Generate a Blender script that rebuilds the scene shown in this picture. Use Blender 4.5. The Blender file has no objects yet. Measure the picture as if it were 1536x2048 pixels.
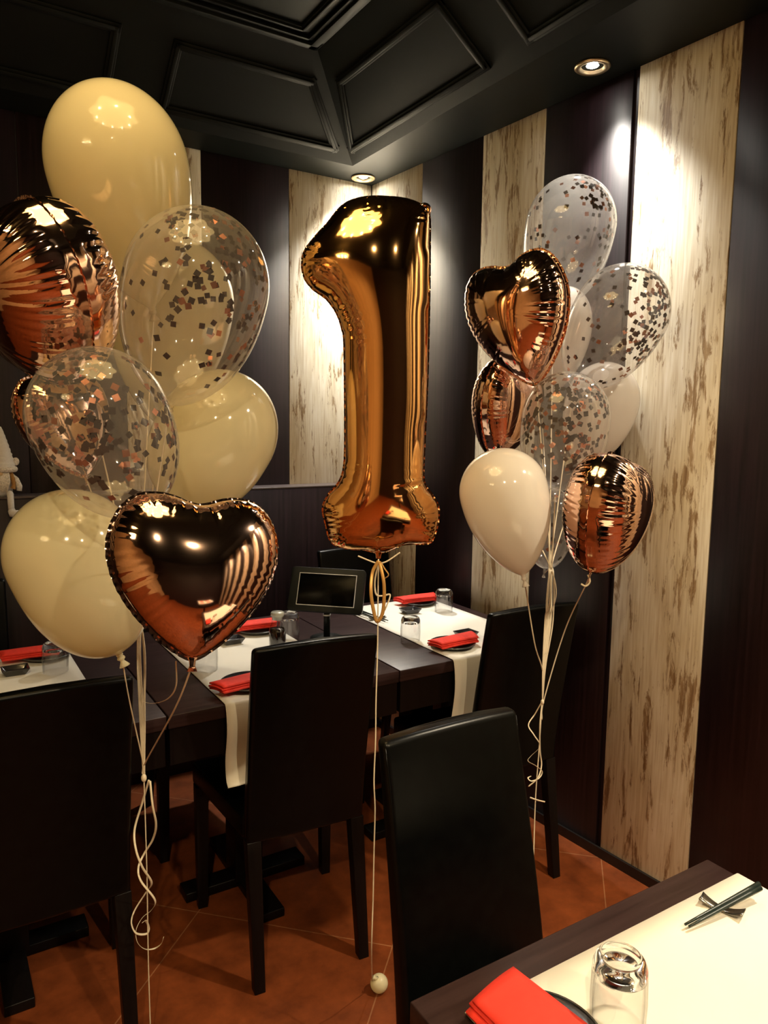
import bpy, bmesh, math, random
import numpy as np
from mathutils import Vector, Matrix, Euler
random.seed(7); rng = np.random.default_rng(5)
C = bpy.context.scene.collection
S = bpy.context.scene

# ------------------------------------------------------------------ camera
F = 1482.7; CAMH = 1.47
FW = Vector((0.52460878, 0.84299401, -0.11893998)); RT = Vector((0.84979233, -0.52694693, 0.01341365)); UP = Vector((0.05136743, 0.1081112, 0.99281084))
CP = Vector((0, 0, CAMH))
cam = bpy.data.cameras.new('camera'); co = bpy.data.objects.new('camera', cam); C.objects.link(co)
cam.sensor_fit = 'VERTICAL'; cam.sensor_height = 24; cam.lens = 24 * F / 2048; cam.clip_start = .02
M = Matrix((RT, UP, -FW)).transposed().to_4x4(); M.translation = CP; co.matrix_world = M
S.camera = co
S.view_settings.view_transform = 'Standard'; S.view_settings.look = 'None'; S.view_settings.gamma = 1
S.view_settings.use_curve_mapping = False
S.view_settings.exposure = 1.6
S.cycles.max_bounces = 12; S.cycles.transparent_max_bounces = 24; S.cycles.transmission_bounces = 10
S.cycles.sample_clamp_indirect = 4.0
S.cycles.use_denoising = True
w = bpy.data.worlds.new('world'); S.world = w; w.use_nodes = True
w.node_tree.nodes['Background'].inputs[0].default_value = (1, .85, .62, 1); w.node_tree.nodes['Background'].inputs[1].default_value = 0.05

# ------------------------------------------------------------------ lights (power knobs)
P_SPOT_CORNER = 44; P_SPOT_WALL = 19; P_SPOT_TABLE = 52; P_SPOT_FAR = 22; P_SPOT_ROOM = 48
E_SHADE = 1.75; E_BULB = 25
WARM = (1.0, .66, .30); COOL = (1.0, .95, .86); MIDW = (1.0, .84, .60); WARM2 = (1.0, .78, .46)

def P(px, py, D):                       # a point seen in this direction at optical depth D
    return CP + (FW + RT * ((px - 768) / F) - UP * ((py - 1024) / F)) * D

def T(px, py, z):
    d = FW + RT*((px-768)/F) - UP*((py-1024)/F); return CP + d*((z-CAMH)/d.z)

# ------------------------------------------------------------------ materials
def mat(name): 
    m = bpy.data.materials.new(name); m.use_nodes = True
    nt = m.node_tree; return m, nt, nt.nodes['Principled BSDF']
def setp(b, **k):
    names = dict(col='Base Color', rough='Roughness', metal='Metallic', ior='IOR', trans='Transmission Weight', coat='Coat Weight',
                 coatr='Coat Roughness', spec='Specular IOR Level', sheen='Sheen Weight', em='Emission Color', ems='Emission Strength', sss='Subsurface Weight')
    for a, v in k.items():
        b.inputs[names[a]].default_value = (*v, 1) if isinstance(v, tuple) else v
def coords(nt, scale=(1,1,1), rot=(0,0,0), loc=(0,0,0)):
    tc = nt.nodes.new('ShaderNodeTexCoord'); mp = nt.nodes.new('ShaderNodeMapping')
    mp.inputs['Scale'].default_value = scale; mp.inputs['Rotation'].default_value = rot; mp.inputs['Location'].default_value = loc
    nt.links.new(tc.outputs['Object'], mp.inputs['Vector']); return mp.outputs['Vector']
def noise(nt, vec, scale, detail=4, rough=.5, dist=0):
    n = nt.nodes.new('ShaderNodeTexNoise'); n.inputs['Scale'].default_value = scale; n.inputs['Detail'].default_value = detail
    n.inputs['Roughness'].default_value = rough; n.inputs['Distortion'].default_value = dist
    nt.links.new(vec, n.inputs['Vector']); return n.outputs['Fac']
def ramp(nt, fac, stops):
    r = nt.nodes.new('ShaderNodeValToRGB'); e = r.color_ramp.elements
    while len(e) < len(stops): e.new(.5)
    for el, (p, c) in zip(e, stops): el.position = p; el.color = (*c, 1) if len(c) == 3 else c
    nt.links.new(fac, r.inputs[0]); return r.outputs[0]
def mixc(nt, fac, a, b, mode='MIX'):
    m = nt.nodes.new('ShaderNodeMix'); m.data_type = 'RGBA'; m.blend_type = mode
    for s, i in ((fac, 0), (a, 6), (b, 7)):
        if hasattr(s, 'links') or hasattr(s, 'is_output'): nt.links.new(s, m.inputs[i])
        else: m.inputs[i].default_value = s if i == 0 else (*s, 1)
    return m.outputs[2]
def bump(nt, b, h, strength, dist=.002):
    n = nt.nodes.new('ShaderNodeBump'); n.inputs['Strength'].default_value = strength; n.inputs['Distance'].default_value = dist
    nt.links.new(h, n.inputs['Height']); nt.links.new(n.outputs[0], b.inputs['Normal'])
def plain(name, col, rough=.5, var=.12, sc=30, **k):
    m, nt, b = mat(name); setp(b, rough=rough, **k)
    f = noise(nt, coords(nt), sc, 3)
    c = ramp(nt, f, [(.3, tuple(x * (1 - var) for x in col)), (.7, tuple(min(1, x * (1 + var)) for x in col))])
    nt.links.new(c, b.inputs['Base Color']); return m

def m_distressed():
    m, nt, b = mat('distressed_white_wood')
    v = coords(nt, (22, 22, 3.6)); big = coords(nt, (7, 7, 1.6), loc=(3, 1, 2)); fine = coords(nt, (150, 150, 7))
    f1 = noise(nt, v, 1.5, 7, .72, .4); f2 = noise(nt, big, 1.2, 4, .6); f3 = noise(nt, fine, 1, 3, .5)
    base = ramp(nt, f3, [(.3, (.68, .60, .46)), (.52, (.83, .78, .64)), (.7, (.90, .86, .76))])
    st = ramp(nt, f2, [(.35, (.66, .56, .38)), (.6, (1, 1, 1))])
    base = mixc(nt, .55, base, st, 'MULTIPLY')
    ad = nt.nodes.new('ShaderNodeMath'); ad.operation = 'MULTIPLY_ADD'; nt.links.new(f2, ad.inputs[0]); ad.inputs[1].default_value = .42; nt.links.new(f1, ad.inputs[2])
    mask = ramp(nt, ad.outputs[0], [(.60, (1,1,1)), (.665, (0,0,0))])
    mask2 = ramp(nt, f1, [(.30, (1, 1, 1)), (.37, (0, 0, 0))])
    brown = ramp(nt, f3, [(.35, (.22, .13, .06)), (.65, (.42, .30, .17))])
    c = mixc(nt, mask, base, brown); 
    m1 = nt.nodes.new('ShaderNodeMath'); m1.operation = 'MULTIPLY'; nt.links.new(mask2, m1.inputs[0]); m1.inputs[1].default_value = .8
    c = mixc(nt, m1.outputs[0], c, (.25, .17, .1))
    nt.links.new(c, b.inputs['Base Color']); setp(b, rough=.55); bump(nt, b, f1, .25); return m
def m_wenge(name, c0, c1, rough, sc=(90, 90, 2.5), spec=.22):
    m, nt, b = mat(name); f = noise(nt, coords(nt, sc), 1.0, 4, .6)
    nt.links.new(ramp(nt, f, [(.3, c0), (.7, c1)]), b.inputs['Base Color']); setp(b, rough=rough, spec=spec); bump(nt, b, f, .2, .001); return m
def m_floor():
    m, nt, b = mat('terracotta_tiles')
    v = coords(nt, (1, 1, 1), (0, 0, math.radians(45)), (0, 0, 0))
    br = nt.nodes.new('ShaderNodeTexBrick'); br.offset = 0; br.squash = 1
    tc = nt.nodes.new('ShaderNodeVectorMath'); tc.operation = 'ADD'; nt.links.new(v, tc.inputs[0]); tc.inputs[1].default_value = (.40, .504, 0)
    nt.links.new(tc.outputs[0], br.inputs['Vector'])
    for k, x in (('Scale', 1), ('Mortar Size', .0018), ('Mortar Smooth', .1), ('Brick Width', .60), ('Row Height', .60)): br.inputs[k].default_value = x
    br.inputs['Color1'].default_value = (.20, .050, .014, 1); br.inputs['Color2'].default_value = (.20, .050, .014, 1); br.inputs['Mortar'].default_value = (.32, .14, .07, 1)
    f = noise(nt, coords(nt), 9, 6, .65)
    t = ramp(nt, f, [(.3, (.55, .5, .45)), (.7, (1.25, 1.2, 1.1))])
    c = mixc(nt, 1.0, br.outputs['Color'], t, 'MULTIPLY'); nt.links.new(c, b.inputs['Base Color'])
    setp(b, rough=.5, spec=.25); bump(nt, b, f, .08); return m
def schlick(nt, f0=.06):
    lw = nt.nodes.new('ShaderNodeLayerWeight'); lw.inputs[0].default_value = .5
    p = nt.nodes.new('ShaderNodeMath'); p.operation = 'POWER'; p.inputs[1].default_value = 5; nt.links.new(lw.outputs['Facing'], p.inputs[0])
    q = nt.nodes.new('ShaderNodeMath'); q.operation = 'MULTIPLY_ADD'; q.inputs[1].default_value = 1-f0; q.inputs[2].default_value = f0; nt.links.new(p.outputs[0], q.inputs[0]); return q
def m_latex(name, col, tr=.35):
    m, nt, b = mat(name); nt.nodes.remove(b); out = nt.nodes['Material Output']
    d = nt.nodes.new('ShaderNodeBsdfDiffuse'); t = nt.nodes.new('ShaderNodeBsdfTranslucent'); g = nt.nodes.new('ShaderNodeBsdfGlossy')
    f = noise(nt, coords(nt), 6, 2); c = ramp(nt, f, [(.3, tuple(x * .98 for x in col)), (.7, col)])
    for n in (d, t): nt.links.new(c, n.inputs['Color'])
    g.inputs['Roughness'].default_value = .09
    a = nt.nodes.new('ShaderNodeMixShader'); a.inputs[0].default_value = tr; nt.links.new(d.outputs[0], a.inputs[1]); nt.links.new(t.outputs[0], a.inputs[2])
    fr = schlick(nt)
    e = nt.nodes.new('ShaderNodeMixShader'); nt.links.new(fr.outputs[0], e.inputs[0]); nt.links.new(a.outputs[0], e.inputs[1]); nt.links.new(g.outputs[0], e.inputs[2])
    nt.links.new(e.outputs[0], out.inputs[0]); return m
def m_clear():
    m, nt, b = mat('clear_latex'); nt.nodes.remove(b); out = nt.nodes['Material Output']
    t = nt.nodes.new('ShaderNodeBsdfTransparent'); t.inputs[0].default_value = (.97, .96, .95, 1)
    d = nt.nodes.new('ShaderNodeBsdfTranslucent'); d.inputs[0].default_value = (.9, .86, .8, 1)
    d2 = nt.nodes.new('ShaderNodeBsdfDiffuse'); d2.inputs[0].default_value = (.9, .86, .8, 1)
    g = nt.nodes.new('ShaderNodeBsdfGlossy'); g.inputs['Roughness'].default_value = .05
    dm = nt.nodes.new('ShaderNodeMixShader'); dm.inputs[0].default_value = .5; nt.links.new(d.outputs[0], dm.inputs[1]); nt.links.new(d2.outputs[0], dm.inputs[2])
    lw = nt.nodes.new('ShaderNodeLayerWeight'); lw.inputs[0].default_value = .5
    f = noise(nt, coords(nt), 3, 2)
    rp = ramp(nt, lw.outputs['Facing'], [(0, (.12,) * 3), (.5, (.15,) * 3), (.8, (.25,) * 3), (1, (.8,) * 3)])
    mu = mixc(nt, .2, rp, f, 'MULTIPLY')
    a = nt.nodes.new('ShaderNodeMixShader'); nt.links.new(mu, a.inputs[0]); nt.links.new(t.outputs[0], a.inputs[1]); nt.links.new(dm.outputs[0], a.inputs[2])
    fr = schlick(nt)
    e = nt.nodes.new('ShaderNodeMixShader'); nt.links.new(fr.outputs[0], e.inputs[0]); nt.links.new(a.outputs[0], e.inputs[1]); nt.links.new(g.outputs[0], e.inputs[2])
    nt.links.new(e.outputs[0], out.inputs[0]); return m
def m_foil(name, col, rough=.07):
    m, nt, b = mat(name); f = noise(nt, coords(nt), 14, 3, .6)
    nt.links.new(ramp(nt, f, [(.3, col), (.7, tuple(x * .96 for x in col))]), b.inputs['Base Color']); setp(b, metal=1.0, rough=rough)
    bump(nt, b, f, .05, .002); return m
def m_glass(name='clear_glass'):
    m, nt, b = mat(name); out = nt.nodes['Material Output']; nt.nodes.remove(b)
    g = nt.nodes.new('ShaderNodeBsdfGlossy'); g.inputs['Roughness'].default_value = .02
    t = nt.nodes.new('ShaderNodeBsdfTransparent'); lw = nt.nodes.new('ShaderNodeLayerWeight'); lw.inputs[0].default_value = .5
    nt.links.new(ramp(nt, lw.outputs['Facing'], [(0, (.985,) * 3), (.6, (.95,) * 3), (1, (.35,) * 3)]), t.inputs[0])
    fr = schlick(nt)
    e = nt.nodes.new('ShaderNodeMixShader'); nt.links.new(fr.outputs[0], e.inputs[0]); nt.links.new(t.outputs[0], e.inputs[1]); nt.links.new(g.outputs[0], e.inputs[2])
    nt.links.new(e.outputs[0], out.inputs[0]); return m
def m_emit(name, col, st):
    m, nt, b = mat(name); setp(b, col=(.8, .7, .5), em=col, ems=st); return m

DIST = m_distressed()
WENGE = m_wenge('dark_wenge_panel', (.004, .0018, .0025), (.020, .0085, .0125), .45, spec=.45)
TABLEW = m_wenge('dark_brown_table_wood', (.020, .010, .010), (.042, .023, .023), .33, (3, 60, 60))
LEGW = m_wenge('black_brown_leg_wood', (.003, .002, .002), (.006, .004, .0035), .4)
LEATHER, _nt, _b = mat('black_leather'); setp(_b, col=(.0075, .008, .0085), rough=.30, spec=.2); bump(_nt, _b, noise(_nt, coords(_nt), 260, 3), .10, .0008)
_nt.links.new(ramp(_nt, noise(_nt, coords(_nt), 40, 3), [(.3, (.0009, .0011, .0012)), (.7, (.0018, .0022, .0022))]), _b.inputs['Base Color'])
CEIL = plain('charcoal_green_ceiling_paint', (.0036, .0052, .0042), .55, .15, 8, spec=.18)
FLOORM = m_floor()
CREAM = m_latex('cream_latex', (.95, .89, .62), .40); IVORY = m_latex('ivory_latex', (.88, .82, .74), .38)
CLEAR = m_clear()
ROSE = m_foil('rose_gold_foil', (.94, .63, .49)); GOLD1 = m_foil('copper_gold_foil', (.93, .53, .22), .08)
CONF = plain('rose_gold_confetti', (.42, .17, .10), .3, .2, 60, metal=.85)
CONFD = plain('dark_copper_confetti', (.022, .008, .006), .5, .2, 60, metal=.3)
RIB = plain('cream_ribbon', (.80, .70, .52), .4, .1); RIBG = plain('gold_ribbon', (.62, .34, .10), .3, .1, metal=.4)
CLOTH, _nt, _b = mat('cream_runner_paper'); setp(_b, rough=.7, spec=.2); _f = noise(_nt, coords(_nt), 320, 2)
_nt.links.new(ramp(_nt, noise(_nt, coords(_nt), 5, 3), [(.3, (.80, .77, .68)), (.7, (.86, .83, .75))]), _b.inputs['Base Color']); bump(_nt, _b, _f, .12, .0005)
REDN = plain('red_napkin', (.78, .035, .018), .75, .08, 90)
BLKC = plain('black_glazed_ceramic', (.018, .018, .020), .18, .2, 30, coat=.5)
GREYC = plain('grey_glazed_ceramic', (.06, .06, .058), .2, .2, 30, coat=.4)
BLKP = plain('black_plastic', (.006, .008, .0075), .4, .1, 60, spec=.25)
SCREEN = plain('black_screen', (.001, .001, .001), .25, .1, spec=.1)
RIM = plain('pale_metal_edge', (.7, .7, .68), .3, .1)
GLASS = m_glass(); THICK = plain('thick_glass', (.97, .98, .98), .02, .01, 10, trans=1.0, ior=1.46)
SOY = plain('soy_sauce', (.006, .003, .002), .1, .1, 20, coat=.8)
STICK = plain('black_lacquer', (.012, .022, .020), .3, .2, 60); METAL = plain('dark_pewter', (.20, .19, .17), .25, .1, 30, metal=.9)
BRASS = plain('brass_trim', (.75, .60, .38), .3, .1, 30, metal=.9)
WHITEF = plain('white_felt', (.80, .80, .82), .95, .05, 200); FUR = plain('white_fur', (.78, .74, .70), 1, .25, 160); HAIR = plain('brown_yarn', (.38, .20, .06), .9, .25, 150); SKIN = plain('beige_felt', (.68, .50, .32), .9, .1, 60)
PLASTER = plain('warm_beige_plaster', (.62, .42, .22), .8, .1, 4)
SHADE = m_emit('amber_glass_shade', (1, .66, .24), E_SHADE); BULB = m_emit('warm_bulb', (1, .80, .50), E_BULB)
SPOTM = m_emit('spot_lens', (1, .95, .85), 40)

# ------------------------------------------------------------------ mesh helpers
def mobj(name, verts, faces, m, parent=None, smooth=False, mats=None, midx=None, fixn=False):
    me = bpy.data.meshes.new(name); me.from_pydata([tuple(v) for v in verts], [], faces); me.update()
    if fixn:
        bm = bmesh.new(); bm.from_mesh(me); bmesh.ops.recalc_face_normals(bm, faces=bm.faces); bm.to_mesh(me); bm.free()
    if mats:
        for x in mats: me.materials.append(x)
        me.polygons.foreach_set('material_index', midx)
    else: me.materials.append(m)
    if smooth: me.polygons.foreach_set('use_smooth', [True] * len(me.polygons))
    o = bpy.data.objects.new(name, me); C.objects.link(o)
    if parent: o.parent = parent
    return o
class MB:
    def __init__(s): s.v = []; s.f = []
    def add(s, v, f):
        n = len(s.v); s.v += [Vector(x) for x in v]; s.f += [tuple(i + n for i in q) for q in f]; return s
    def box(s, a, b, mx=None):
        v = [Vector((x, y, z)) for x in (a[0], b[0]) for y in (a[1], b[1]) for z in (a[2], b[2])]
        if mx: v = [mx @ p for p in v]
        return s.add(v, [(0,1,3,2),(4,6,7,5),(0,4,5,1),(2,3,7,6),(0,2,6,4),(1,5,7,3)])
    def tube(s, pts, r, n=8, flat=None, caps=True):
        pts = [Vector(p) for p in pts]; k = len(pts); rr = r if hasattr(r, '__len__') else [r] * k
        v = []; prev = None
        for i, p in enumerate(pts):
            t = (pts[min(i + 1, k - 1)] - pts[max(i - 1, 0)]); t = t.normalized() if t.length > 1e-9 else Vector((0, 0, 1))
            if prev is None: a = t.orthogonal().normalized() if flat is None else (Vector(flat) - t * t.dot(Vector(flat))).normalized()
            else: a = (prev - t * t.dot(prev)); a = a.normalized() if a.length > 1e-6 else t.orthogonal().normalized()
            prev = a; b = t.cross(a)
            fl = 1 if flat is None else .22
            for j in range(n): an = 2 * math.pi * j / n; v.append(p + a * math.cos(an) * rr[i] + b * math.sin(an) * rr[i] * fl)
        f = [(i*n+j, i*n+(j+1)%n, (i+1)*n+(j+1)%n, (i+1)*n+j) for i in range(k-1) for j in range(n)]
        if caps: f += [tuple(range(n-1, -1, -1)), tuple((k-1)*n + j for j in range(n))]
        return s.add(v, f)
    def lathe(s, prof, n=40, mx=None, cap=False):
        v = []; k = len(prof)
        for (r, z) in prof:
            for j in range(n): an = 2*math.pi*j/n; v.append(Vector((max(r, 1e-5)*math.cos(an), max(r, 1e-5)*math.sin(an), z)))
        if mx: v = [mx @ p for p in v]
        f = [(i*n+j, i*n+(j+1)%n, (i+1)*n+(j+1)%n, (i+1)*n+j) for i in range(k-1) for j in range(n)]
        if cap: f += [tuple(range(n-1, -1, -1)), tuple((k-1)*n + j for j in range(n))]
        return s.add(v, f)
    def ball(s, c, r, n=16, sc=(1,1,1)):
        return s.lathe([(math.sin(math.pi*i/n)*r*1.0, -math.cos(math.pi*i/n)*r) for i in range(n+1)], 20, Matrix.Translation(c) @ Matrix.Diagonal((*sc, 1)))
    def build(s, name, m, parent=None, smooth=False, bevel=0, seg=3, subs=0):
        o = mobj(name, s.v, s.f, m, parent, smooth, fixn=True)
        if bevel:
            b = o.modifiers.new('bevel', 'BEVEL'); b.width = bevel; b.segments = seg; b.limit_method = 'ANGLE'; b.angle_limit = math.radians(35)
            o.data.polygons.foreach_set('use_smooth', [True] * len(o.data.polygons)); b.harden_normals = False
        if subs: x = o.modifiers.new('sub', 'SUBSURF'); x.levels = x.render_levels = subs
        return o
def spline(pts, n=12):
    pts = [Vector(p) for p in pts]; out = []
    q = [pts[0]*2 - pts[1]] + pts + [pts[-1]*2 - pts[-2]]
    for i in range(1, len(q) - 2):
        for k in range(n):
            t = k / n; a, b, c, d = q[i-1], q[i], q[i+1], q[i+2]
            out.append(.5*((2*b) + (c-a)*t + (2*a-5*b+4*c-d)*t*t + (3*b-a-3*c+d)*t**3))
    out.append(pts[-1]); return out
def tag(o, label, cat, group=None):
    o['label'] = label; o['category'] = cat
    if group: o['group'] = group
    return o
def thing(name, label, cat, loc=(0,0,0), rz=0, group=None, mx=None):
    o = bpy.data.objects.new(name, None); C.objects.link(o); o.empty_display_size = .05
    if mx is not None: o.matrix_world = mx
    else: o.location = loc; o.rotation_euler = (0, 0, rz)
    return tag(o, label, cat, group)
def struct(o): o['kind'] = 'structure'; return o
def copy_tree(o, parent=None):
    c = o.copy(); C.objects.link(c)
    if parent: c.parent = parent
    for ch in list(o.children): copy_tree(ch, c)
    return c
protos = {}
def place(key, maker, label, cat, loc, rz=0, group=None):
    if key not in protos: protos[key] = maker(); o = protos[key]
    else: o = copy_tree(protos[key])
    o.location = loc; o.rotation_euler = (0, 0, rz)
    return tag(o, label, cat, group)

# ------------------------------------------------------------------ the room
ZC = 2.553; ZT = 2.80; YB = 3.068; XL = -2.6; YF = -3.2; HW = 3.0
wd = Vector((math.sin(-0.0619), math.cos(-0.0619), 0)); wn = Vector((math.cos(-0.0619), -math.sin(-0.0619), 0)); WD = 2.004
def W(y, off=0):                         # point on the right wall with this y, off metres in front of it
    s = (y - wn.y * WD) / wd.y
    return wn * (WD - off) + wd * s
struct(MB().box((XL-.1, YF-.1, -.08), (2.6, YB+.1, 0)).build('floor', FLOORM))
a, b = W(YF - .1), W(YB + .1)
def wallbox(mb, y0, y1, z0, z1, off0, off1):
    v = []
    for y in (y0, y1):
        for off in (off0, off1):
            for z in (z0, z1): p = W(y, off); v.append((p.x, p.y, z))
    return mb.add(v, [(0,1,3,2),(4,6,7,5),(0,4,5,1),(2,3,7,6),(0,2,6,4),(1,5,7,3)])
wr = struct(wallbox(MB(), YF-.1, YB+.1, 0, HW, -.10, -.012).build('wall_right', WENGE))
wb = struct(MB().box((XL-.1, YB+.012, 0), (2.2, YB+.10, HW)).build('wall_back', WENGE))
wl = struct(MB().box((XL-.1, YF-.1, 0), (XL, YB+.1, HW)).build('wall_left', PLASTER))
wf = struct(MB().box((XL-.1, YF-.1, 0), (2.6, YF, HW)).build('wall_front', WENGE))
def wpanel(y0, y1, m, nm, z0=.035):
    wallbox(MB(), min(y0,y1)+.0015, max(y0,y1)-.0015, z0, ZC+.02, -.012, 0).build(nm, m, wr, bevel=.001, seg=1)
edges = [3.068, 2.690, 2.320, 2.005, 1.648]
wpanel(3.066, 2.690, DIST, 'distressed_white_panel'); wpanel(2.690, 2.320, WENGE, 'dark_panel')
wpanel(2.320, 2.005, DIST, 'distressed_white_panel'); wpanel(2.005, 1.650, WENGE, 'dark_panel')
y = 1.631
for i in range(7):
    wpanel(y, y-.325, DIST, 'distressed_white_panel'); wpanel(y-.325, y-.69, WENGE, 'dark_panel'); y -= .69
struct(wallbox(MB(), YF, YB-.0, 0, .035, 0, .008).build('baseboard_right', plain('black_baseboard', (.01,.008,.008), .4)))
def bpanel(x0, x1, m, nm, z0=0):
    MB().box((x0+.0015, YB, z0), (x1-.0015, YB+.012, ZC+.02)).build(nm, m, wb, bevel=.001, seg=1)
bpanel(1.404, 1.818, DIST, 'distressed_white_panel'); bpanel(1.016, 1.404, WENGE, 'dark_panel'); bpanel(.70, 1.016, DIST, 'distressed_white_panel')
x = .70
for i in range(5):
    bpanel(x-.36, x, WENGE, 'dark_panel'); bpanel(x-.68, x-.36, DIST if i else WENGE, 'distressed_white_panel' if i else 'dark_panel'); x -= .68
# half wall ledge along the back
YLG = 2.95
lw_ = struct(MB().box((XL, YLG, 0), (1.845, YB-.002, 1.182)).build('trim_1', WENGE, bevel=.002, seg=1))
MB().box((XL, YLG-.004, 1.182), (1.83, YB-.002, 1.190)).build('ledge_cap', plain('ledge_edge', (.10,.08,.08), .3), lw_, bevel=.002)
# ceiling: dropped soffit ring, sloped coving with framed panels, flat raised centre
X1, Y1, X0, Y0 = 1.614, 2.884, -2.1, -2.7; XI, YI, XJ, YJ = X1-.345, Y1-.347, X0+.345, Y0+.347
v = [(XL-.1, YF-.1, ZC), (2.6, YF-.1, ZC), (2.6, YB+.1, ZC), (XL-.1, YB+.1, ZC), (X0, Y0, ZC), (X1, Y0, ZC), (X1, Y1, ZC), (X0, Y1, ZC),
     (XJ, YJ, ZT), (XI, YJ, ZT), (XI, YI, ZT), (XJ, YI, ZT), (XL-.1, YF-.1, HW), (2.6, YF-.1, HW), (2.6, YB+.1, HW), (XL-.1, YB+.1, HW)]
f = [(0,1,5,4), (1,2,6,5), (2,3,7,6), (3,0,4,7), (4,5,9,8), (5,6,10,9), (6,7,11,10), (7,4,8,11), (8,9,10,11), (12,13,14,15)]
ceil = struct(mobj('ceiling', v, f, CEIL))
def quad_frame(corners, wdt=.016, dep=.008, nm='ceiling_moulding'):
    cs = [Vector(c) for c in corners]; mb = MB(); n = (cs[1]-cs[0]).cross(cs[2]-cs[1]).normalized()
    if n.z > 0: n = -n
    for i in range(4):
        a, b = cs[i], cs[(i+1) % 4]; t = (b-a).normalized(); s = n.cross(t)
        for (w0, dd) in ((wdt, dep), (wdt*.45, dep*1.7)):
            v = [p + s*(o*w0) + n*h for p in (a - t*w0, b + t*w0) for o in (-1, 1) for h in (-.001, dd)]
            mb.add(v, [(0,1,3,2),(4,6,7,5),(0,4,5,1),(2,3,7,6),(0,2,6,4),(1,5,7,3)])
    mb.build(nm, CEIL, ceil, bevel=.002, seg=2)
kz = (ZT-ZC)/.345
def SR(x, y): return (x, y, ZC + (X1-x)*kz)
def SB(x, y): return (x, y, ZC + (Y1-y)*kz)
yy = [2.80, 1.945, 1.745, .95, .75, -.05, -.25, -1.05, -1.25, -2.5]
for i in range(0, 10, 2):
    a, b = yy[i], yy[i+1]; quad_frame([SR(1.563, a), SR(1.563, b), SR(1.380, b), SR(1.380, a - (.24 if i == 0 else 0))])
xx = [1.50, .80, .60, -.20, -.40, -1.20, -1.40, -2.0]
for i in range(0, 8, 2):
    a, b = xx[i], xx[i+1]; quad_frame([SB(a, 2.833), SB(b, 2.833), SB(b, 2.640), SB(a - (.20 if i == 0 else 0), 2.640)])
quad_frame([(XI-.03, YI-.03, ZT), (XJ+.03, YI-.03, ZT), (XJ+.03, YJ+.03, ZT), (XI-.03, YJ+.03, ZT)], .03, .014)
quad_frame([(XI-.10, YI-.10, ZT), (XI-.10, 1.2, ZT), (.30, 1.2, ZT), (.30, YI-.10, ZT)], .012, .010)

# ------------------------------------------------------------------ lamps
def downlight():
    t = thing('ceiling_downlight', '', 'ceiling light')
    MB().lathe([(.052, 0), (.054, -.004), (.048, -.008), (.036, -.006), (.032, .004), (.030, .02)], 40).build('trim_ring', BRASS, t, True)
    MB().lathe([(.030, .002), (.029, .010), (.012, .022), (0.001, .022)], 32).build('reflector', BRASS, t, True)
    MB().lathe([(0.0001, -.0005), (.015, -.001), (.022, .003)], 32).build('lamp_lens', SPOTM, t, True)
    return t
def spot(loc, pw, col, ang=95, blend=.8, target=None, r=.03):
    l = bpy.data.lights.new('downlight_beam', 'SPOT'); l.energy = pw; l.color = col; l.spot_size = math.radians(ang); l.spot_blend = blend; l.shadow_soft_size = r
    o = bpy.data.objects.new('downlight_beam', l); C.objects.link(o); o.location = loc
    d = (Vector(target) - Vector(loc)) if target else Vector((0, 0, -1)); o.rotation_euler = d.to_track_quat('-Z', 'Y').to_euler(); return o
DL = [((1.725, 3.004-.02, ZC-.001), 'round brass downlight in the corner of the soffit above the foil number', P_SPOT_CORNER, COOL, (1.66, 2.80, 0), 100),
      ((1.784, 1.706, ZC-.001), 'round brass downlight in the soffit above the right balloon bunch', P_SPOT_WALL, COOL, (1.84, 1.40, 0), 84)]
for p, lb, pw, col, tg, ang_ in DL:
    place('downlight', downlight, lb, 'ceiling light', p, 0, 'downlights in the soffit')
    spot((p[0], p[1], p[2]-.012), pw, col, ang_, .95, tg)
for p, pw, tg in (((1.86, .40, ZC-.014), P_SPOT_TABLE, (1.4, .45, .3)), ((1.90, -.9, ZC-.014), P_SPOT_FAR, None), ((1.9, -2.2, ZC-.014), P_SPOT_FAR, None),
              ((-1.4, -1.5, ZC), P_SPOT_FAR, None)):
    spot(p, pw, MIDW, 120, .9, tg)
def pendant(loc, lab, R0=.45):
    t = thing('pendant_lamp', lab, 'lamp', loc, 0, 'amber pendant lamps')
    mb = MB(); n = 96; k_ = 8; prof = [(.12, .10), (.60, .09), (.92, .05), (1.0, 0), (.9, -.03), (.55, -.055), (.0, -.06)]
    v = [(R0*max(r, 1e-4)*(1+.09*math.cos(k_*2*math.pi*j/n)*r)*math.cos(2*math.pi*j/n), R0*max(r, 1e-4)*(1+.09*math.cos(k_*2*math.pi*j/n)*r)*math.sin(2*math.pi*j/n), z) for r, z in prof for j in range(n)]
    mb.add(v, [(i*n+j, i*n+(j+1) % n, (i+1)*n+(j+1) % n, (i+1)*n+j) for i in range(len(prof)-1) for j in range(n)]); mb.build('lamp_shade', SHADE, t, True)
    MB().lathe([(.010, .09), (.010, ZT - loc[2] - .005)], 12, cap=True).build('pendant_rod', BRASS, t)
    for k in range(8): an = (k+.5)*math.pi/4; MB().ball(Vector((math.cos(an)*R0*.72, math.sin(an)*R0*.72, -.06)), .016, 8).build('bulb', BULB, t, True)
pendant((.22, 1.12, 2.64), 'large amber glass flower lamp hanging from the raised ceiling above the left balloons')
pendant((-1.55, .5, 2.45), 'amber glass flower lamp hanging over the left side of the room', .30)
for p, lb in (((-.45, -.65, ZT-.001), 'round brass downlight in the raised ceiling behind the camera to the left'), ((.75, -1.1, ZT-.001), 'round brass downlight in the raised ceiling behind the camera above the mirrored table')):
    place('downlight', downlight, lb, 'ceiling light', p, 0, 'downlights in the raised ceiling')
    spot((p[0], p[1], p[2]-.012), P_SPOT_ROOM, WARM2, 150, .6)

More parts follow.
